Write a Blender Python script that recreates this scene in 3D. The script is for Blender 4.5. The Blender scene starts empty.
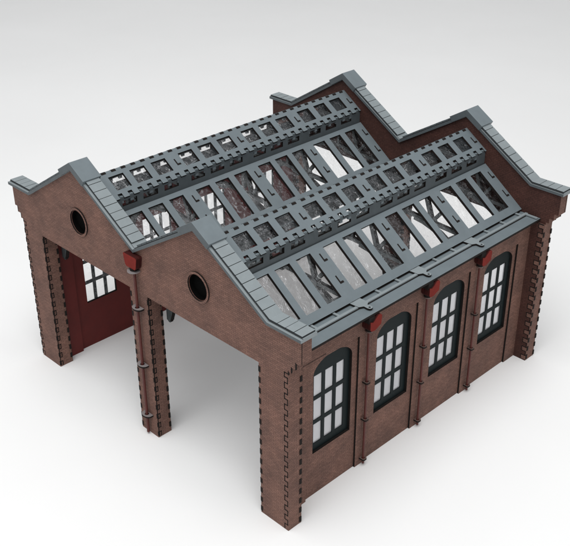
import bpy, math, random
from mathutils import Vector, Matrix
from mathutils.geometry import tessellate_polygon
random.seed(7)
C = bpy.context.scene
S = 0.01                      # everything below is written in centimetres

# ------------------------------------------------------------------ camera
cam_d = bpy.data.cameras.new('camera'); cam = bpy.data.objects.new('camera', cam_d)
C.collection.objects.link(cam); C.camera = cam
yaw, pitch, roll = 0.79002, -0.51141, -0.00304
F = Vector((-math.sin(yaw)*math.cos(pitch), math.cos(yaw)*math.cos(pitch), math.sin(pitch)))
R0 = Vector((math.cos(yaw), math.sin(yaw), 0)); U0 = R0.cross(F)
R = R0*math.cos(roll) + U0*math.sin(roll); U = -R0*math.sin(roll) + U0*math.cos(roll)
m = Matrix((R, U, -F)).transposed().to_4x4()
m.translation = Vector((32.86335, -22.82203, 31.44544))*S
cam.matrix_world = m
cam_d.sensor_width = 36; cam_d.lens = 968.30477/570*36
cam_d.clip_start = 0.01; cam_d.clip_end = 50

# ------------------------------------------------------------------ light
w = bpy.data.worlds.new('World'); C.world = w; w.use_nodes = True
bg = w.node_tree.nodes['Background']
bg.inputs[0].default_value = (0.985, 0.992, 1.0, 1); bg.inputs[1].default_value = 0.46

def area(name, loc, target, sx, sy, power, col):
    d = bpy.data.lights.new(name, 'AREA'); d.shape = 'RECTANGLE'; d.size = sx; d.size_y = sy
    d.energy = power; d.color = col
    o = bpy.data.objects.new(name, d); C.collection.objects.link(o)
    o.location = Vector(loc)*S
    o.rotation_euler = (Vector(target)-Vector(loc)).to_track_quat('-Z', 'Y').to_euler()
    return o
area('key_softbox', (24, -30, 125), (0, 12, 0), 1.1, 1.1, 15.3, (0.995, 1.0, 0.995))

C.view_settings.view_transform = 'Standard'; C.view_settings.look = 'None'
C.view_settings.exposure = 0.10; C.view_settings.gamma = 1.0
C.cycles.max_bounces = 10; C.cycles.transparent_max_bounces = 24

# ------------------------------------------------------------------ materials
def mat(name, build):
    mt = bpy.data.materials.new(name); mt.use_nodes = True
    nt = mt.node_tree; b = nt.nodes['Principled BSDF']; build(nt, b); return mt
def N(nt, t, **kw):
    n = nt.nodes.new(t)
    for k, v in kw.items():
        if k in n.inputs: n.inputs[k].default_value = v
        else: setattr(n, k, v)
    return n
def ramp(nt, src, stops):
    r = nt.nodes.new('ShaderNodeValToRGB'); e = r.color_ramp.elements
    e[0].position, e[0].color = stops[0][0], (*stops[0][1], 1)
    e[1].position, e[1].color = stops[-1][0], (*stops[-1][1], 1)
    for p, c in stops[1:-1]:
        x = e.new(p); x.color = (*c, 1)
    nt.links.new(src, r.inputs[0]); return r.outputs[0]
def mixc(nt, mode, fac, a, b):
    n = nt.nodes.new('ShaderNodeMix'); n.data_type = 'RGBA'; n.blend_type = mode
    for s, v in ((n.inputs['Factor'], fac), (n.inputs['A'], a), (n.inputs['B'], b)):
        if hasattr(v, 'links'): nt.links.new(v, s)
        else: s.default_value = v if isinstance(v, (int, float)) else (*v, 1)
    return n.outputs['Result']
def coords(nt): return nt.nodes.new('ShaderNodeNewGeometry').outputs['Position']

def brick_mat(name, c1, c2, mortar, rough=0.75):
    def f(nt, b):
        p = coords(nt)
        sp = nt.nodes.new('ShaderNodeSeparateXYZ'); nt.links.new(p, sp.inputs[0])
        ad = N(nt, 'ShaderNodeMath', operation='ADD'); nt.links.new(sp.outputs[0], ad.inputs[0]); nt.links.new(sp.outputs[1], ad.inputs[1])
        cb = nt.nodes.new('ShaderNodeCombineXYZ'); nt.links.new(ad.outputs[0], cb.inputs[0]); nt.links.new(sp.outputs[2], cb.inputs[1])
        br = N(nt, 'ShaderNodeTexBrick'); nt.links.new(cb.outputs[0], br.inputs['Vector'])
        for k, v in {'Scale': 100.0, 'Mortar Size': 0.011, 'Mortar Smooth': 0.3, 'Bias': 0.0, 'Brick Width': 0.28, 'Row Height': 0.1}.items(): br.inputs[k].default_value = v
        br.inputs['Color1'].default_value = (*c1, 1); br.inputs['Color2'].default_value = (*c2, 1); br.inputs['Mortar'].default_value = (*mortar, 1)
        n1 = N(nt, 'ShaderNodeTexNoise', Scale=90.0, Detail=5.0, Roughness=0.6); nt.links.new(p, n1.inputs['Vector'])
        n2 = N(nt, 'ShaderNodeTexNoise', Scale=1500.0, Detail=3.0, Roughness=0.7); nt.links.new(p, n2.inputs['Vector'])
        a = ramp(nt, n1.outputs[0], [(0.3, (0.72, 0.72, 0.74)), (0.7, (1.18, 1.12, 1.1))])
        bb = ramp(nt, n2.outputs[0], [(0.3, (0.7, 0.7, 0.7)), (0.7, (1.25, 1.25, 1.25))])
        c = mixc(nt, 'MULTIPLY', 1.0, br.outputs['Color'], a); c = mixc(nt, 'MULTIPLY', 1.0, c, bb)
        nt.links.new(c, b.inputs['Base Color'])
        b.inputs['Roughness'].default_value = rough; b.inputs['Specular IOR Level'].default_value = 0.25
        bp = N(nt, 'ShaderNodeBump', Strength=0.6, Distance=0.0002); bp.invert = True
        nt.links.new(br.outputs['Fac'], bp.inputs['Height']); nt.links.new(bp.outputs[0], b.inputs['Normal'])
    return mat(name, f)
def noise_mat(name, base, rough, var=0.12, scale=120.0, spec=0.4, bump=0.05, bscale=900.0):
    def f(nt, b):
        p = coords(nt)
        n1 = N(nt, 'ShaderNodeTexNoise', Scale=scale, Detail=6.0, Roughness=0.65); nt.links.new(p, n1.inputs['Vector'])
        lo = tuple(x*(1-var) for x in base); hi = tuple(x*(1+var) for x in base)
        nt.links.new(ramp(nt, n1.outputs[0], [(0.3, lo), (0.7, hi)]), b.inputs['Base Color'])
        b.inputs['Roughness'].default_value = rough; b.inputs['Specular IOR Level'].default_value = spec
        n2 = N(nt, 'ShaderNodeTexNoise', Scale=bscale, Detail=3.0); nt.links.new(p, n2.inputs['Vector'])
        bp = N(nt, 'ShaderNodeBump', Strength=bump*4, Distance=0.0001)
        nt.links.new(n2.outputs[0], bp.inputs['Height']); nt.links.new(bp.outputs[0], b.inputs['Normal'])
    return mat(name, f)
BRICK = brick_mat('brown_brick_board', (0.208, 0.116, 0.090), (0.160, 0.088, 0.068), (0.118, 0.064, 0.051))
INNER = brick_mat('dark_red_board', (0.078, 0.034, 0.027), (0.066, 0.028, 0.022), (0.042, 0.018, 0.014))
INRED = noise_mat('oxide_red_board', (0.105, 0.010, 0.008), 0.7, 0.15)
BURNT_SHADOW = noise_mat('laser_burnt_edge_and_shadow', (0.012, 0.009, 0.008), 0.85, 0.3, 400, 0.2)  # burnt cuts; also draws shadow lines in the gutter lattice
GREY = noise_mat('grey_painted_board', (0.142, 0.170, 0.185), 0.5, 0.07, 150, 0.4)
EDGE = noise_mat('grey_edge_and_shade', (0.085, 0.10, 0.108), 0.55, 0.1, 200, 0.3)  # darker grey for cut edges; also paints shade onto the lantern sides
LGREY = noise_mat('pale_grey_painted_board', (0.22, 0.25, 0.262), 0.5, 0.07, 150, 0.4)
DGREY = noise_mat('dark_grey_truss_board', (0.095, 0.108, 0.112), 0.6, 0.15, 200, 0.3)
RED = noise_mat('red_painted_board', (0.165, 0.014, 0.009), 0.7, 0.15, 200, 0.15)
SRED = noise_mat('scorched_red_edge', (0.040, 0.007, 0.006), 0.75, 0.3, 400, 0.15)
TEDGE = noise_mat('scorched_grey_edge', (0.030, 0.034, 0.037), 0.75, 0.2, 300, 0.2)
DRED = noise_mat('dark_red_pipe', (0.080, 0.014, 0.010), 0.5, 0.2, 300, 0.4)
CLAMP = noise_mat('clamp_board', (0.21, 0.19, 0.19), 0.5, 0.15, 300, 0.4)
BCLAMP = noise_mat('brown_clamp_board', (0.125, 0.082, 0.072), 0.5, 0.2, 300, 0.4)
HOLE_SHADE = noise_mat('hole_shade_black', (0.003, 0.003, 0.003), 0.9, 0.1, 400, 0.05)  # near-black that paints in the darkness inside the round windows
GREEN = noise_mat('blackish_green_window_board', (0.0038, 0.009, 0.010), 0.6, 0.15, 200, 0.2)
def ground_f(nt, b):
    p = coords(nt)
    n1 = N(nt, 'ShaderNodeTexNoise', Scale=6.0, Detail=4.0); nt.links.new(p, n1.inputs['Vector'])
    nt.links.new(ramp(nt, n1.outputs[0], [(0.3, (0.83, 0.83, 0.83)), (0.7, (0.86, 0.86, 0.86))]), b.inputs['Base Color'])
    b.inputs['Roughness'].default_value = 0.55; b.inputs['Specular IOR Level'].default_value = 0.2
    n2 = N(nt, 'ShaderNodeTexNoise', Scale=700.0, Detail=4.0); nt.links.new(p, n2.inputs['Vector'])
    bp = N(nt, 'ShaderNodeBump', Strength=0.1, Distance=0.0002)
    nt.links.new(n2.outputs[0], bp.inputs['Height']); nt.links.new(bp.outputs[0], b.inputs['Normal'])
PAPER = mat('white_paper', ground_f)
def film_mat(name, gloss, tint, cl, crease):
    def f(nt, b):
        out = nt.nodes['Material Output']; nt.nodes.remove(b)
        p = coords(nt)
        v = N(nt, 'ShaderNodeTexNoise', Scale=260.0, Detail=5.0, Roughness=0.65, Distortion=0.8); nt.links.new(p, v.inputs['Vector'])
        bp = N(nt, 'ShaderNodeBump', Strength=1.0, Distance=0.0008); nt.links.new(v.outputs[0], bp.inputs['Height'])
        g = N(nt, 'ShaderNodeBsdfGlossy', Roughness=0.12); g.inputs[0].default_value = (0.95, 0.97, 1, 1)
        nt.links.new(bp.outputs[0], g.inputs['Normal'])
        t = N(nt, 'ShaderNodeBsdfTransparent'); t.inputs[0].default_value = (*tint, 1)
        # creases catch more light than the flat film between them
        c = N(nt, 'ShaderNodeTexNoise', Scale=360.0, Detail=3.0, Roughness=0.6, Distortion=1.8); nt.links.new(p, c.inputs['Vector'])
        cr = ramp(nt, c.outputs[0], [(0.46, (0, 0, 0)), (0.5, (1, 1, 1)), (0.54, (0, 0, 0))])
        ma = N(nt, 'ShaderNodeMath', operation='MULTIPLY_ADD'); nt.links.new(cr, ma.inputs[0]); ma.inputs[1].default_value = crease; ma.inputs[2].default_value = gloss; ma.use_clamp = True
        mx = N(nt, 'ShaderNodeMixShader'); nt.links.new(ma.outputs[0], mx.inputs[0]); nt.links.new(t.outputs[0], mx.inputs[1]); nt.links.new(g.outputs[0], mx.inputs[2])
        if cl:
            d = N(nt, 'ShaderNodeBsdfDiffuse'); d.inputs[0].default_value = (0.88, 0.88, 0.91, 1)
            m2 = N(nt, 'ShaderNodeMixShader'); m2.inputs[0].default_value = cl
            nt.links.new(mx.outputs[0], m2.inputs[1]); nt.links.new(d.outputs[0], m2.inputs[2]); mx = m2
        nt.links.new(mx.outputs[0], out.inputs[0])
    return mat(name, f)
FILM = film_mat('crinkled_clear_film', 0.035, (0.97, 0.97, 0.97), 0.0, 0.15)
WFILM = film_mat('window_film', 0.04, (0.98, 0.98, 0.985), 0.30, 0.03)

# ------------------------------------------------------------------ mesh helpers
class MB:
    def __init__(s): s.v = []; s.f = []; s.m = []; s.mats = []
    def mi(s, mt):
        if mt not in s.mats: s.mats.append(mt)
        return s.mats.index(mt)
    def face(s, pts, mt):
        i = len(s.v); s.v += [tuple(p) for p in pts]; s.f.append(tuple(range(i, i+len(pts)))); s.m.append(s.mi(mt))
    def box(s, x0, x1, y0, y1, z0, z1, mt, side=None):
        x0, x1 = sorted((x0, x1)); y0, y1 = sorted((y0, y1)); z0, z1 = sorted((z0, z1))
        i = len(s.v)
        s.v += [(x0,y0,z0),(x1,y0,z0),(x1,y1,z0),(x0,y1,z0),(x0,y0,z1),(x1,y0,z1),(x1,y1,z1),(x0,y1,z1)]
        for q in ((0,3,2,1),(4,5,6,7),(0,1,5,4),(1,2,6,5),(2,3,7,6),(3,0,4,7)):
            s.f.append(tuple(i+k for k in q)); s.m.append(s.mi(mt))
    def plate(s, outer, holes, O, Ux, Vx, t, mf, me, mb=None):
        """flat board: outline and holes in (u,v); extruded by t along Ux x Vx"""
        O, Ux, Vx = Vector(O), Vector(Ux).normalized(), Vector(Vx).normalized(); Nn = Ux.cross(Vx)
        loops = [outer] + list(holes); mb = mb or mf
        P = lambda p, h: O + Ux*p[0] + Vx*p[1] + Nn*h
        flat = [p for l in loops for p in l]
        tris = tessellate_polygon([[Vector((p[0], p[1], 0)) for p in l] for l in loops])
        i0 = len(s.v); s.v += [tuple(P(p, t)) for p in flat]; i1 = len(s.v); s.v += [tuple(P(p, 0)) for p in flat]
        for a, b, c in tris:
            pa, pb, pc = flat[a], flat[b], flat[c]
            ar = (pb[0]-pa[0])*(pc[1]-pa[1])-(pb[1]-pa[1])*(pc[0]-pa[0])
            if abs(ar) < 1e-9: continue
            if ar < 0: b, c = c, b
            s.f.append((i0+a, i0+b, i0+c)); s.m.append(s.mi(mf))
            s.f.append((i1+a, i1+c, i1+b)); s.m.append(s.mi(mb))
        k = 0
        for li, l in enumerate(loops):
            n = len(l); area2 = sum(l[j][0]*l[(j+1)%n][1]-l[(j+1)%n][0]*l[j][1] for j in range(n))
            flip = (area2 < 0) ^ (li > 0)
            for j in range(n):
                a, b = k+j, k+(j+1)%n
                q = (i1+a, i1+b, i0+b, i0+a)
                s.f.append(q[::-1] if flip else q); s.m.append(s.mi(me))
            k += n
    def tube(s, p0, p1, r, mt, n=14, r1=None):
        p0, p1 = Vector(p0), Vector(p1); d = (p1-p0).normalized(); r1 = r if r1 is None else r1
        a = d.orthogonal().normalized(); b = d.cross(a); i = len(s.v)
        for p, rr in ((p0, r), (p1, r1)):
            for k in range(n):
                t = 2*math.pi*k/n; s.v.append(tuple(p+(a*math.cos(t)+b*math.sin(t))*rr))
        for k in range(n):
            s.f.append((i+k, i+(k+1)%n, i+n+(k+1)%n, i+n+k)); s.m.append(s.mi(mt))
        s.f.append(tuple(i+k for k in range(n))[::-1]); s.m.append(s.mi(mt))
        s.f.append(tuple(i+n+k for k in range(n))); s.m.append(s.mi(mt))
    def build(s, name, parent=None, loc=(0, 0, 0), bevel=0):
        me = bpy.data.meshes.new(name); L = Vector(loc)
        me.from_pydata([tuple((Vector(v)-L)*S) for v in s.v], [], s.f)
        for mt in s.mats: me.materials.append(mt)
        me.polygons.foreach_set('material_index', s.m); me.update()
        o = bpy.data.objects.new(name, me); C.collection.objects.link(o)
        pl = Vector(parent['_o']) if parent is not None else Vector((0, 0, 0))
        o['_o'] = tuple(L); o.location = (L-pl)*S; o.parent = parent
        if bevel:
            b = o.modifiers.new('bevel', 'BEVEL'); b.width = bevel*S; b.segments = 2; b.limit_method = 'ANGLE'; b.angle_limit = 0.6
        return o
def rect(a, b, c, d): return [(a, c), (b, c), (b, d), (a, d)]
def circ(x, y, r, n=40): return [(x+r*math.cos(2*math.pi*k/n), y+r*math.sin(2*math.pi*k/n)) for k in range(n)]

# ------------------------------------------------------------------ setting
g = MB()
prof = [(-160, 0), (150, 0)] + [(150+40*math.sin(a), 40-40*math.cos(a)) for a in [math.radians(9*k) for k in range(1, 11)]] + [(190, 160)]
ca, sa = math.cos(yaw), math.sin(yaw)                        # the sweep rises behind the model, square to the view
for (a0, z0), (a1, z1) in zip(prof[:-1], prof[1:]):
    P = lambda a, b, z: (-sa*a + ca*b, ca*a + sa*b, z)
    g.face([P(a0, -220, z0), P(a0, 220, z0), P(a1, 220, z1), P(a1, -220, z1)], PAPER)
gr = g.build('ground')
for p in gr.data.polygons: p.use_smooth = True
gr['kind'] = 'structure'

# ------------------------------------------------------------------ the model
root = bpy.data.objects.new('model_building', None); C.collection.objects.link(root); root['_o'] = (0, 0, 0)
root['label'] = 'laser-cut brown brick model engine shed with twin gables and grey glazed roofs on white paper'
root['category'] = 'model building'

LY = 19.9; HO = 8.33; A = 10.0; W = 1.76; CP = 0.66; D = 0.81; GT = 0.67
KX, KZ, TX, PX, PZ, VZ = 8.85, 10.5, 10.66, 4.5, 13.2, 10.46
half = [(CP, 0), (CP, HO), (A-W, HO), (A-W, 0), (A, 0), (A, 8.72), (10.17, 8.72), (10.17, 9.0), (10.42, 9.0), (10.42, 9.33), (TX, 9.33), (TX, KZ), (KX, KZ), (PX, PZ)]
outline = half + [(0, VZ)] + [(-x, z) for x, z in half[::-1]]

def fingers(mb, p, d, along_len, wu, nrm, mt, pitch=0.555, h=0.28, proud=0.02, start=0.1):
    """row of burnt tab ends: p = start point, d = width direction, up = z, nrm = outward normal"""
    p, d, nrm = Vector(p), Vector(d), Vector(nrm); z = start
    while z+h < along_len:
        a = p + Vector((0, 0, z)); c = a + d*wu - nrm*0.05; e = a + nrm*proud
        mb.box(a.x if abs(d.x) else c.x, c.x if abs(d.x) else e.x, a.y if abs(d.y) else c.y, c.y if abs(d.y) else e.y, a.z, a.z+h, mt)
        z += pitch
def zigzag(mb, p, d, nrm, amp, H, mt, pitch=0.555, lw=0.035, proud=0.008, fill=None):
    p, d, nrm = Vector(p), Vector(d), Vector(nrm); z = 0.05; k = 0
    def b(u0, u1, z0, z1):
        q0 = p + d*u0 - nrm*0.05; q1 = p + d*u1 + nrm*proud
        mb.box(q0.x, q1.x, q0.y, q1.y, z0, z1, mt)
    while z < H:
        z1 = min(z+pitch/2, H); u = 0.015 if k % 2 else amp
        b(u, u+lw, z, z1)
        b(0.015, amp+lw, z1-lw/2, z1+lw/2)
        if fill and not k % 2:
            q0 = p - nrm*0.04; q1 = p + d*amp + nrm*0.004
            mb.box(q0.x, q1.x, q0.y, q1.y, z+lw/2, z1-lw/2, fill)
        z = z1+1e-6; k += 1

def gable_wall(y0, sgn, name):
    """y0 = outer face, sgn = +1 inward towards +y"""
    mb = MB(); ring = [circ(PX, 10.43, 0.62), circ(-PX, 10.43, 0.62)]
    ya, yb, yc = y0, y0+sgn*0.3, y0+sgn*GT
    out = outline if sgn > 0 else [(-x, z) for x, z in outline]
    # outer board faces outwards; plate() extrudes along U x V
    if sgn > 0:
        mb.plate(outline, ring, (0, yb, 0), (1, 0, 0), (0, 0, 1), 0.3, BRICK, BRICK, BURNT_SHADOW)      # N = -y
        mb.plate([(-x, z) for x, z in outline], [], (0, yb+0.003, 0), (-1, 0, 0), (0, 0, 1), GT-0.303, INNER, BRICK, BURNT_SHADOW)
    else:
        mb.plate([(-x, z) for x, z in outline], ring, (0, yb, 0), (-1, 0, 0), (0, 0, 1), 0.3, BRICK, BRICK, BURNT_SHADOW)
        mb.plate(outline, [], (0, yb-0.003, 0), (1, 0, 0), (0, 0, 1), GT-0.303, INNER, BRICK, BURNT_SHADOW)
    # the legs are a little deeper than the gable
    yd = y0+sgn*D
    for x0, x1 in ((-A, -A+W), (-CP, CP), (A-W, A)):
        mb.box(x0, x1, yc+sgn*0.002, yd, 0, 8.6, BRICK)
    nf = (0, -sgn, 0); nb = (0, sgn, 0)
    for x0, x1 in ((-A+0.004, -A+W-0.004), (-CP+0.004, CP-0.004), (A-W+0.004, A-0.004)):
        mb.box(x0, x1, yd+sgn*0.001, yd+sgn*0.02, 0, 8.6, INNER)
    for x, s in ((A, 1), (-A, -1)):
        zigzag(mb, (x, y0, 0), (-s, 0, 0), nf, 0.2, 8.6, BURNT_SHADOW, lw=0.05)
        zigzag(mb, (x, yd+sgn*0.02, 0), (-s, 0, 0), nb, 0.28, 8.6, BURNT_SHADOW, lw=0.045, fill=BRICK)
        if s > 0: fingers(mb, (x, yd, 0), (0, -sgn, 0), 8.3, 0.13, (s, 0, 0), BURNT_SHADOW, proud=0.03)
        else: fingers(mb, (x, yd, 0), (0, -sgn, 0), 8.3, 0.13, (s, 0, 0), BURNT_SHADOW, proud=0.03)
        if not (s > 0 and sgn > 0): fingers(mb, (x, y0, 0), (0, sgn, 0), 8.4, 0.1, (s, 0, 0), BURNT_SHADOW, proud=0.05)
    for x, s in ((A-W, -1), (-A+W, 1), (CP, 1), (-CP, -1)):
        zx = (x, y0, 0)
        zigzag(mb, zx, (0, sgn, 0), (s, 0, 0), 0.16, 8.2, BURNT_SHADOW, lw=0.05)
        fingers(mb, (x, y0, 0), (-s, 0, 0), 8.2, 0.11 if s < 0 else 0.03, nf, BURNT_SHADOW, start=0.1, proud=0.012)
        fingers(mb, (x, y0+sgn*0.01, 0), (0, sgn, 0), 8.2, 0.06, (s, 0, 0), BURNT_SHADOW, start=0.1, proud=0.04)
        fingers(mb, (x, yd, 0), (0, -sgn, 0), 8.2, 0.10, (s, 0, 0), BURNT_SHADOW, start=0.32, proud=0.05)
        fingers(mb, (x, yd, 0), (-s, 0, 0), 8.2, 0.12, nb, BURNT_SHADOW, start=0.32, proud=0.03)
    # corbel step shadows and the wing joint
    for s in (1, -1):
        for x, z0, z1 in ((10.0, 8.55, 8.76), (10.17, 8.72, 9.03), (10.42, 9.0, 9.36)):
            X = s*x; mb.box(X-0.02, X+0.02, y0-sgn*0.008, y0+sgn*0.05, z0, z1, BURNT_SHADOW)
        mb.box(s*(TX-0.05), s*(TX+0.006), y0+sgn*0.09, y0+sgn*0.125, 9.33, KZ, BURNT_SHADOW)
    o = mb.build(name, root, (0, y0+sgn*GT/2, 0))
    for s in (1, -1):
        r = MB(); ctr = (s*PX, y0, 10.43)
        O, Ux = ((0, y0+0.0, 0), (1, 0, 0)) if sgn > 0 else ((0, y0, 0), (-1, 0, 0))
        X = s*PX*(1 if sgn > 0 else -1)
        r.plate(circ(X, 10.43, 0.75, 48), [circ(X, 10.43, 0.64, 48)], (0, y0-sgn*0.003, 0), Ux, (0, 0, 1), 0.07, BRICK, BURNT_SHADOW)
        r.plate(circ(X, 10.43, 0.65, 48), [circ(X, 10.43, 0.60, 48)], (0, y0+sgn*0.27, 0), Ux, (0, 0, 1), 0.26, SRED, HOLE_SHADE)
        ww = r.build('round_window', o, ctr)
        q = MB(); q.plate(circ(X, 10.43, 0.615, 40), [], (0, y0+sgn*0.28, 0), Ux, (0, 0, 1), 0.05, HOLE_SHADE, HOLE_SHADE); q.build('blind_back', ww, ctr)  # black disc added to paint the shade deep in the opening
    return o
gable_wall(0, 1, 'gable_wall'); gable_wall(LY, -1, 'gable_wall')

# copings: a thin ledge board with separate tiles on top
def coping(y0, sgn):
    ya, yb = y0-sgn*0.13, y0+sgn*(GT+0.13); ta, tb = y0-sgn*0.0, y0+sgn*(GT+0.07)
    y_lo, y_hi = min(ya, yb), max(ya, yb); t_lo, t_hi = min(ta, tb), max(ta, tb)
    led = MB(); til = MB()
    path = [(-TX-0.17, KZ), (-KX, KZ), (-PX, PZ), (0, VZ), (PX, PZ), (KX, KZ), (TX+0.17, KZ)]
    t = 0.15
    def off(path, h):
        res = []
        for i, p in enumerate(path):
            ns = []
            for a, b in ((i-1, i), (i, i+1)):
                if a >= 0 and b < len(path):
                    dx, dz = path[b][0]-path[a][0], path[b][1]-path[a][1]; l = math.hypot(dx, dz); ns.append((-dz/l, dx/l))
            nx, nz = sum(n[0] for n in ns), sum(n[1] for n in ns); l = math.hypot(nx, nz); nx, nz = nx/l, nz/l
            k = h/(nx*ns[0][0]+nz*ns[0][1]); res.append((p[0]+nx*k, p[1]+nz*k))
        return res
    up = off(path, t); dn = off(path, 0.004)
    led.plate(dn + up[::-1], [], (0, y_hi, 0), (1, 0, 0), (0, 0, 1), y_hi-y_lo, EDGE, LGREY)
    mid = off(path, t+0.001); top = off(path, t+0.035); 
    # dark gap under the tiles
    g0 = off(path, t+0.002); g1 = off(path, t+0.03)
    led.plate(g0 + g1[::-1], [], (0, t_hi+0.004, 0), (1, 0, 0), (0, 0, 1), (t_hi-t_lo)+0.008, BURNT_SHADOW, LGREY)
    base = off(path, t+0.03)
    for i in range(len(base)-1):
        a, b = Vector((base[i][0], 0, base[i][1])), Vector((base[i+1][0], 0, base[i+1][1]))
        if i == 0: a.x += 0.04
        if i == len(base)-2: b.x -= 0.04
        d = b-a; L = d.length; d.normalize(); n = Vector((-d.z, 0, d.x))
        k = 4 if i in (0, 5) else (11 if i in (1, 4) else 11); s0 = 0.0; s1 = L
        if i in (2,): s1 = L-0.25
        if i in (3,): s0 = 0.25
        st = (s1-s0)/k
        for j in range(k):
            p0 = a + d*(s0+st*j+0.014); p1 = a + d*(s0+st*(j+1)-0.014); h = 0.085+random.uniform(-0.004, 0.004)
            # tile as skewed box
            v = []
            for yy in (t_lo, t_hi):
                for pp, hh in ((p0, 0.002), (p1, 0.002), (p1, h), (p0, h)): v.append((pp.x+n.x*hh, yy, pp.z+n.z*hh))
            for q in ((0, 1, 2, 3), (7, 6, 5, 4), (3, 2, 6, 7), (0, 3, 7, 4), (1, 5, 6, 2), (0, 4, 5, 1)):
                til.face([v[x] for x in q], LGREY if q == (3, 2, 6, 7) else (EDGE if i in (1, 3) and q in ((0, 1, 2, 3), (7, 6, 5, 4)) else TEDGE))
    o = led.build('coping', root, (0, y0+sgn*GT/2, VZ)); til.build('coping_tiles', o, (0, y0+sgn*GT/2, VZ))
    # saddle caps on the two peaks
    for s in (1, -1):
        c = MB(); sl = (PZ-KZ)/(KX-PX); X = s*PX
        run = 0.88; l = math.hypot(1, sl); nx, nz = sl/l, 1/l; b0, b1 = 0.02, 0.36
        Lc = lambda sg, r, h: (X+sg*(r+nx*h), PZ-r*sl+nz*h)
        o1 = [Lc(-1, run, b0), (X, PZ+b0*l), Lc(1, run, b0), Lc(1, run, b1), (X, PZ+b1*l), Lc(-1, run, b1)]
        c.plate(o1, [], (0, y_hi+0.06, 0), (1, 0, 0), (0, 0, 1), (y_hi-y_lo)+0.12, EDGE, GREY)
        c.build('saddle_cap', root, (X, y0+sgn*GT/2, PZ), bevel=0.02)
coping(0, 1); coping(LY, -1)

# side walls with arched windows
WC = [3.7+4.27*k for k in range(4)]; PIL = [5.33+4.24*k for k in range(4)]
def arch(c, hw, z0, zs, rise, n=24):
    return [(c-hw, z0), (c+hw, z0)] + [(c+hw*math.cos(math.pi*k/n), zs+rise*math.sin(math.pi*k/n)) for k in range(n+1)]
panels = [(1.9, PIL[0]), (PIL[0]+0.86, PIL[1]), (PIL[1]+0.86, PIL[2]), (PIL[2]+0.86, PIL[3])]
def cut_arch(c): return arch(c, 1.27, 2.47, 6.8, 0.76)
for s in (1, -1):
    mb = MB()
    y0, y1 = GT+0.002, LY-GT-0.002
    O = lambda x: (x, 0, 0)
    def P(outer, holes, xin, t, mf, me, mbk=None):
        if s > 0: mb.plate(outer, holes, (xin, 0, 0), (0, 1, 0), (0, 0, 1), t, mf, me, mbk)
        else: mb.plate([(-u, v) for u, v in outer], [[(-u, v) for u, v in h] for h in holes], (-xin, 0, 0), (0, -1, 0), (0, 0, 1), t, mf, me, mbk)
    P(rect(y0, y1, 0, 8.72), [cut_arch(c) for c in WC], 8.98, 0.14, BRICK, BURNT_SHADOW, INRED)
    # outer board: pilasters and head band, open below
    o2 = [(y0, 0)]
    for a, b in panels: o2 += [(a, 0), (a, 7.62), (b, 7.62), (b, 0)]
    o2 += [(y1, 0), (y1, 8.72), (y0, 8.72)]
    P(o2, [], 9.123, 0.10, BRICK, BURNT_SHADOW)
    panes = [rect(c-0.08-1.03, c-0.08+1.03, 2.84, 6.64) for c in WC]
    P(rect(y0+0.15, y1-0.15, 0, 8.5), panes, 8.84, 0.05, INRED, BURNT_SHADOW, INRED)
    if s > 0: mb.box(9.2, 9.227, 0.72, 3.1, 7.735, 7.765, BURNT_SHADOW)  # thin dark line across the wall above the first panel
    for a, b in ((D+0.03, 1.85), (LY-1.85, LY-D-0.03)): mb.box(s*8.66, s*8.838, a, b, 0, 8.4, INRED)
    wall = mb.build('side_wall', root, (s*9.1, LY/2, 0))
    for c in WC:
        f = MB(); 
        holes = []
        for i in range(3):
            for j in range(3):
                yc = c-0.08+(i-1)*0.735; z0 = 2.86+1.33*j
                holes.append(rect(yc-0.265, yc+0.265, z0, z0+1.12))
        outer = arch(c, 1.33, 2.40, 6.8, 0.80)
        if s > 0: f.plate(outer, holes, (8.93, 0, 0), (0, 1, 0), (0, 0, 1), 0.045, GREEN, GREEN)
        else: f.plate([(-u, v) for u, v in outer], [[(-u, v) for u, v in h] for h in holes], (-8.93, 0, 0), (0, -1, 0), (0, 0, 1), 0.045, GREEN, GREEN)
        win = f.build('window', root, (s*8.9, c, 2.4))
        q = MB(); q.box(s*8.905, s*8.92, c-1.2, c+1.2, 2.6, 7.0, WFILM if s > 0 else FILM); q.build('glazing', win, (s*8.8, c, 2.4))

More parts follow.
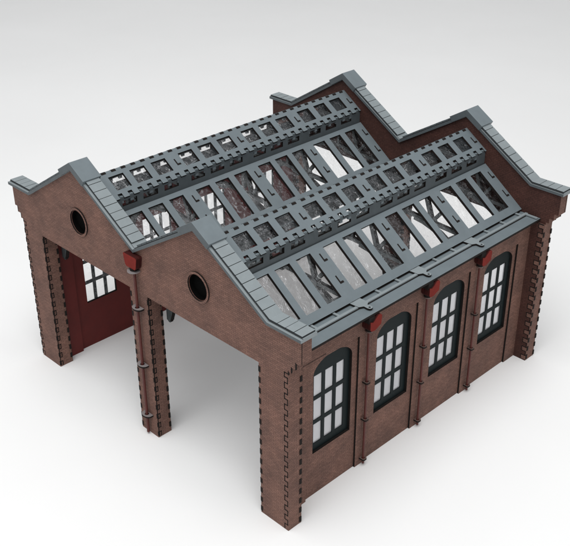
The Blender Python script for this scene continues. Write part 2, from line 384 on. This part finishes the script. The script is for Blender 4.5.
# roofs
SL = 0.733; ca_ = 1/math.hypot(1, SL); sa_ = SL*ca_
WY = [(1.72, 2.62), (3.0, 3.92), (4.33, 5.25), (6.1, 7.02), (7.42, 8.36), (8.75, 9.68), (10.5, 11.42), (11.8, 12.74), (13.13, 14.04), (14.86, 15.8), (16.23, 17.13), (17.55, 18.45)]
SLOTS = [1.3, 5.7, 10.1, 14.48, 18.92]
RY0, RY1 = GT+0.02, LY-GT-0.02
def z_main(o): return 10.85-SL*(o-1.47)
def z_lan(o): return 12.55-0.67*o
def slope_plate(mb, cx, s, zf, slope, o0, o1, holes, t, mf, me, y0, y1, outer=None):
    """board whose upper face follows zf; (u,v) = (y, distance down slope from o0)"""
    c = 1/math.hypot(1, slope); dn = Vector((s*c, 0, -slope*c)); L = (o1-o0)/c
    O = Vector((cx+s*o0, 0, zf(o0)))
    hh = [[(y, (o-o0)/c) for y, o in h] for h in holes]
    outer = outer or [(y0, o0), (y1, o0), (y1, o1), (y0, o1)]
    oo = [(y, (o-o0)/c) for y, o in outer]
    if s < 0:                                   # y x dn has -z for s>0
        up = Vector((0, 1, 0)).cross(dn)
    up = Vector((0, 1, 0)).cross(dn)
    if up.z < 0:
        oo = [(-u, v) for u, v in oo]; hh = [[(-u, v) for u, v in h] for h in hh]; Ux = Vector((0, -1, 0))
    else: Ux = Vector((0, 1, 0))
    N_ = Ux.cross(dn)
    mb.plate(oo, hh, O - N_*t, Ux, dn, t, mf, me, mf)
def Lslot(mb, cx, s, zf, slope, y, o, ln=0.36):
    shape = [(y-0.045, o-ln/2), (y+0.03, o-ln/2), (y+0.03, o+ln/2-0.085), (y+0.2, o+ln/2-0.085), (y+0.2, o+ln/2), (y-0.045, o+ln/2)]
    slope_plate(mb, cx, s, lambda q: zf(q)+0.012, slope, o-ln/2, o+ln/2, [], 0.03, BURNT_SHADOW, BURNT_SHADOW, 0, 0, shape)
for bx in (PX, -PX):
    for s in (1, -1):
        holes = [[(a, 1.64), (b, 1.64), (b, 3.63), (a, 3.63)] for a, b in WY]
        mb = MB(); slope_plate(mb, bx, s, z_main, SL, 1.42, 3.98, holes, 0.15, GREY, BURNT_SHADOW, RY0, RY1)
        for y in SLOTS:
            for o in (2.0, 3.02): Lslot(mb, bx, s, z_main, SL, y, o)
        ro = mb.build('roof_slope', root, (bx+s*2.7, LY/2, z_main(2.7)))
        for a, b in WY:
            q = MB(); slope_plate(q, bx, s, lambda o: z_main(o)-0.19, SL, 1.56, 3.71, [], 0.015, FILM, FILM, a-0.08, b+0.08)
            q.build('skylight', ro, (bx+s*2.63, (a+b)/2, z_main(2.63)))
    # lantern
    base = None
    for s in (1, -1):
        # vertical side of the lantern, shade under the eave painted in as darker grey
        mb = MB(); hs = [rect(a, b, 11.13, 11.43) for a, b in WY]; zt = 11.6
        if s > 0: mb.plate(rect(1.3, 19.22, 10.80, zt), hs, (bx+1.22, 0, 0), (0, 1, 0), (0, 0, 1), 0.12, EDGE, BURNT_SHADOW)
        else: mb.plate([(-u, v) for u, v in rect(1.3, 19.22, 10.80, zt)], [[(-u, v) for u, v in h] for h in hs], (bx-1.22, 0, 0), (0, -1, 0), (0, 0, 1), 0.12, EDGE, BURNT_SHADOW)
        if s > 0:
            # end boards
            for ye in (1.3, 19.1):
                mb.plate([(-1.2, 10.9), (1.2, 10.9), (1.2, 11.5), (0, 12.3), (-1.2, 11.5)], [], (bx, ye+0.12, 0), (1, 0, 0), (0, 0, 1), 0.12, GREY, BURNT_SHADOW)
        sd = mb.build('lantern_side', root, (bx+s*1.28, LY/2, 11.2))
        q = MB(); q.box(bx+s*1.195, bx+s*1.21, 1.6, 18.9, 11.05, 11.5, FILM); q.build('side_glazing', sd, (bx+s*1.2, LY/2, 11.2))
        # lantern roof with finger-jointed eave and ridge
        holes = [[(a, 0.3), (b, 0.3), (b, 1.0), (a, 1.0)] for a, b in WY]
        outer = [(1.25, 0.0), (19.27, 0.0)]
        y = 19.27; e0, e1 = 1.17, 1.40
        pts = []; tabs = []; yy = 1.25; up = True
        while yy < 19.27-0.01:
            y2 = min(yy+(0.34 if up else 0.255), 19.27); e = e1 if up else e0
            if not up: tabs.append((yy, y2))
            pts += [(yy, e), (y2, e)]; yy = y2; up = not up
        outer = [(1.25, 0.0), (19.27, 0.0)] + pts[::-1]
        mb = MB(); slope_plate(mb, bx, s, z_lan, 0.67, 0.0, 1.40, holes, 0.13, GREY, BURNT_SHADOW, 0, 0, outer)
        for ta_, tb_ in tabs: mb.box(bx+s*1.22, bx+s*1.335, ta_+0.04, tb_-0.025, 11.3, 11.665, GREY)
        yy = 1.5
        while yy < 19.1:
            slope_plate(mb, bx, s, lambda q: z_lan(q)+0.016, 0.67, 0.02, 0.12, [], 0.05, BURNT_SHADOW, BURNT_SHADOW, yy, yy+0.27)
            # dark notch behind each eave gap, with the side's tab standing in it
            yy += 0.595
        for y in SLOTS[1:]: Lslot(mb, bx, s, z_lan, 0.67, y-0.0, 0.68, 0.34)
        lr = mb.build('lantern_roof', root, (bx+s*0.68, LY/2, z_lan(0.68)))
        for a, b in WY:
            q = MB(); slope_plate(q, bx, s, lambda o: z_lan(o)-0.17, 0.67, 0.22, 1.08, [], 0.015, FILM, FILM, a-0.08, b+0.08)
            q.build('skylight', lr, (bx+s*0.65, (a+b)/2, z_lan(0.65)))

# trusses
def strip(mb, p, q, wd, y0, y1, mt):
    d = Vector((q[0]-p[0], q[1]-p[1])); L = d.length; d.normalize(); n = Vector((-d.y, d.x))*wd/2
    pts = [(p[0]-n.x, p[1]-n.y), (q[0]-n.x, q[1]-n.y), (q[0]+n.x, q[1]+n.y), (p[0]+n.x, p[1]+n.y)]
    mb.plate(pts, [], (0, y1, 0), (1, 0, 0), (0, 0, 1), y1-y0, mt, BURNT_SHADOW)
def make_truss():
    mb = MB(); k = [0]
    def st(p, q, wd=0.2):
        e = 0.006*(k[0] % 9); k[0] += 1
        for s in (1, -1): strip(mb, (s*p[0], p[1]), (s*q[0], q[1]), wd, -0.1-e, 0.1+e, DGREY); 
    st((1.35, 10.6), (3.95, 8.7), 0.28)
    st((0.02, 9.12), (3.75, 8.98), 0.2)
    st((1.62, 9.12), (1.15, 10.45), 0.2)
    st((1.62, 9.12), (2.3, 9.95), 0.17)
    st((0.0, 10.9), (0.0, 9.1), 0.2) if False else None
    arcp = [(0.5, 9.0), (1.1, 8.93), (1.65, 8.78), (2.15, 8.6), (2.6, 8.35), (3.05, 8.0), (3.4, 7.6), (3.68, 7.1), (3.85, 6.6)]
    for a, b in zip(arcp[:-1], arcp[1:]): st(a, b, 0.24)
    st((2.65, 8.4), (3.3, 8.9), 0.18)
    st((3.85, 9.0), (3.88, 6.5), 0.26)
    for s in (1, -1):
        mb.plate(circ(s*1.62, 9.1, 0.2, 20), [], (0, 0.17, 0), (1, 0, 0), (0, 0, 1), 0.34, DGREY, BURNT_SHADOW)
        mb.plate(circ(s*3.88, 6.5, 0.13, 16), [], (0, 0.075, 0), (1, 0, 0), (0, 0, 1), 0.15, DGREY, BURNT_SHADOW)
    strip(mb, (-1.2, 10.95), (1.2, 10.95), 0.2, -0.09, 0.09, DGREY)
    strip(mb, (0, 10.9), (0, 9.1), 0.16, -0.085, 0.085, DGREY)
    return mb.build('roof_truss', root)
tr = make_truss(); first = True
for bx in (PX, -PX):
    for y in SLOTS:
        o = tr if first else tr.copy()
        if not first: C.collection.objects.link(o); o.parent = root
        o.location = Vector((bx, y, 0))*S; first = False

# valley and eaves gutters
v = MB(); v.box(-0.62, 0.62, RY0, RY1, 8.5, 8.6, GREY); v.box(-0.62, -0.5, RY0, RY1, 8.602, 8.8, GREY); v.box(0.5, 0.62, RY0, RY1, 8.602, 8.8, GREY)
v.build('valley_gutter', root, (0, LY/2, 8.55))
PY = [5.77, 10.02, 14.3]
for s in (1, -1):
    e = MB(); X = lambda a, b: (s*a, s*b)
    e.plate(rect(*sorted(X(8.3, 9.66)), RY0, RY1), [], (0, 0, 8.74), (1, 0, 0), (0, 1, 0), 0.12, GREY, BURNT_SHADOW)
    gut = e.build('eaves_gutter', root, (s*9, LY/2, 8.8))
    l = MB(); l.box(*X(8.79, 8.95), RY0+0.05, RY1-0.1, 8.90, 8.96, LGREY); l.box(*X(8.82, 8.985), RY0+0.06, RY1-0.12, 8.861, 8.897, BURNT_SHADOW); l.box(*X(8.40, 8.46), RY0+0.06, RY1-0.12, 8.861, 8.93, BURNT_SHADOW)  # black strip along the roof edge draws its shadow
    yy = [1.5+1.43*k for k in range(13)]
    for y in yy:
        if min(abs(y-p) for p in PY) < 0.5: continue
        l.box(*X(8.40, 8.80), y-0.06, y+0.06, 8.901, 8.955, LGREY); l.box(*X(8.42, 8.79), y-0.04, y+0.10, 8.862, 8.90, BURNT_SHADOW)  # black strip beside each rung stands in for its shadow
    # end arm at the rear
    l.box(*X(8.95, 9.6), RY1-0.32, RY1-0.17, 8.901, 8.955, LGREY)
    l.build('gutter_lattice', gut, (s*8.7, LY/2, 8.9))
    for p in PY:
        b = MB(); pts = [(8.42, p-0.34), (8.97, p-0.30), (9.08, p-0.08), (9.3, p-0.09), (9.41, p-0.05), (9.45, p+0.05), (9.41, p+0.16), (9.3, p+0.19), (9.08, p+0.16), (8.97, p+0.36), (8.42, p+0.34)]
        hole = circ(9.31, p+0.05, 0.055, 14)
        if s < 0: pts = [(-x, y) for x, y in pts]; hole = [(-x, y) for x, y in hole]
        b.plate(pts, [hole], (0, 0, 8.90), (1, 0, 0), (0, 1, 0), 0.08, LGREY, BURNT_SHADOW)
        b.build('gutter_bracket', gut, (s*9, p, 8.95))

# downpipes: hopper head, pipe, clamps
def downpipe(x, y, nx, ny, ztop, hop_w, hop_d, hop_h, z_cl, cl, pr, wallgap, capz=None):
    """(x,y) point on the wall face, (nx,ny) outward normal"""
    n = Vector((nx, ny, 0)); t = Vector((-ny, nx, 0)); o = Vector((x, y, 0))
    W3 = lambda a, b, z: o + t*a + n*b + Vector((0, 0, z))
    p = MB(); c = hop_d*0.45
    c = min(c, 0.16)
    p.tube(W3(0, c, 0.12), W3(0, c, ztop-hop_h+0.1), pr, DRED)
    pipe = p.build('downpipe', root, tuple(W3(0, 0, 0)))
    h = MB(); z1, z0 = ztop, ztop-hop_h
    if cl is CLAMP: prof_ = [(-0.33, z0), (0.33, z0), (0.41, z0+0.12), (0.50, z1-0.05), (0.45, z1), (-0.45, z1), (-0.50, z1-0.06), (-0.41, z0+0.12)]
    else: prof_ = [(-0.22, z0), (0.02, z0-0.02), (0.42, z0+0.16), (0.46, z1-0.12), (0.34, z1), (0.2, z1), (-0.06, z1-0.22), (-0.14, z1-0.27), (-0.32, z1-0.2), (-0.32, z0+0.12)]
    k = len(prof_)
    for d0, d1, g_ in ((0.003, hop_d*0.34, 0.0), (hop_d*0.34, hop_d*0.37, -0.03), (hop_d*0.37, hop_d*0.67, 0.0), (hop_d*0.67, hop_d*0.70, -0.03), (hop_d*0.70, hop_d, 0.0)):
        cx_ = sum(a for a, z in prof_)/k; cz_ = sum(z for a, z in prof_)/k
        pp = [(cx_+(a-cx_)*(1+g_*2), cz_+(z-cz_)*(1+g_*2)) for a, z in prof_]
        q = [W3(a, d0, z) for a, z in pp]; q2 = [W3(a, d1, z) for a, z in pp]
        h.face(q2, RED if d1 == hop_d else BURNT_SHADOW)
        for i in range(k):
            j = (i+1) % k; h.face([q[i], q[j], q2[j], q2[i]], SRED)
    if cl is not CLAMP:
        a_, b_ = W3(-0.36, 0.003, z1-0.30), W3(0.02, hop_d-0.06, z1+0.02)
        h.box(a_.x, b_.x, a_.y, b_.y, a_.z, b_.z, BURNT_SHADOW)
    h.build('hopper_head', pipe, tuple(W3(0, 0, z0)), bevel=0)
    k = MB()
    k.tube(W3(0, c, z0-0.16), W3(0, c, z0-0.001), pr*2.6, BURNT_SHADOW, 20); k.tube(W3(0, c, z0-0.22), W3(0, c, z0-0.163), pr*(4.3 if cl is CLAMP else 2.8), cl, 24)
    k.build('collar', pipe, tuple(W3(0, c, z0-0.1)))
    for z in z_cl:
        k = MB(); R_ = 0.33 if cl is CLAMP else 0.14
        if cl is CLAMP:
            pts = [(-R_, 0.0)] + [(-R_*math.cos(math.pi*i/16), 0.12+R_*0.75*math.sin(math.pi*i/16)) for i in range(17)] + [(R_, 0.0)]
            hole = circ(0, c, pr*1.5, 16)
        else:
            pts = [(-R_, 0.0), (-R_, c+0.09), (-R_*0.6, c+0.15), (R_*0.6, c+0.15), (R_, c+0.09), (R_, 0.0)]; hole = circ(0, c, pr*1.35, 16)
        Nn = t.cross(n)
        th = 0.09
        k.plate([(a, b) for a, b in pts], [hole], tuple(W3(0, 0.003, z) - (Nn*th if Nn.z > 0 else Vector())), t, n, th, cl, BURNT_SHADOW)
        k.build('pipe_clamp', pipe, tuple(W3(0, 0, z)))
for s in (1, -1):
    for y in PY:
        downpipe(s*9.223, y, s, 0, 8.70, 0.84, 0.50, 0.72, (5.0, 2.85, 0.45), BCLAMP, 0.062, 0)
downpipe(0.02, 0, 0, -1, 10.42, 0.95, 0.34, 0.66, (7.55, 4.3, 1.25), CLAMP, 0.075, 0)
downpipe(0.02, LY, 0, 1, 10.42, 0.95, 0.34, 0.66, (7.55, 4.3, 1.25), CLAMP, 0.075, 0)

# clean helper property
for o in bpy.data.objects:
    if '_o' in o: del o['_o']
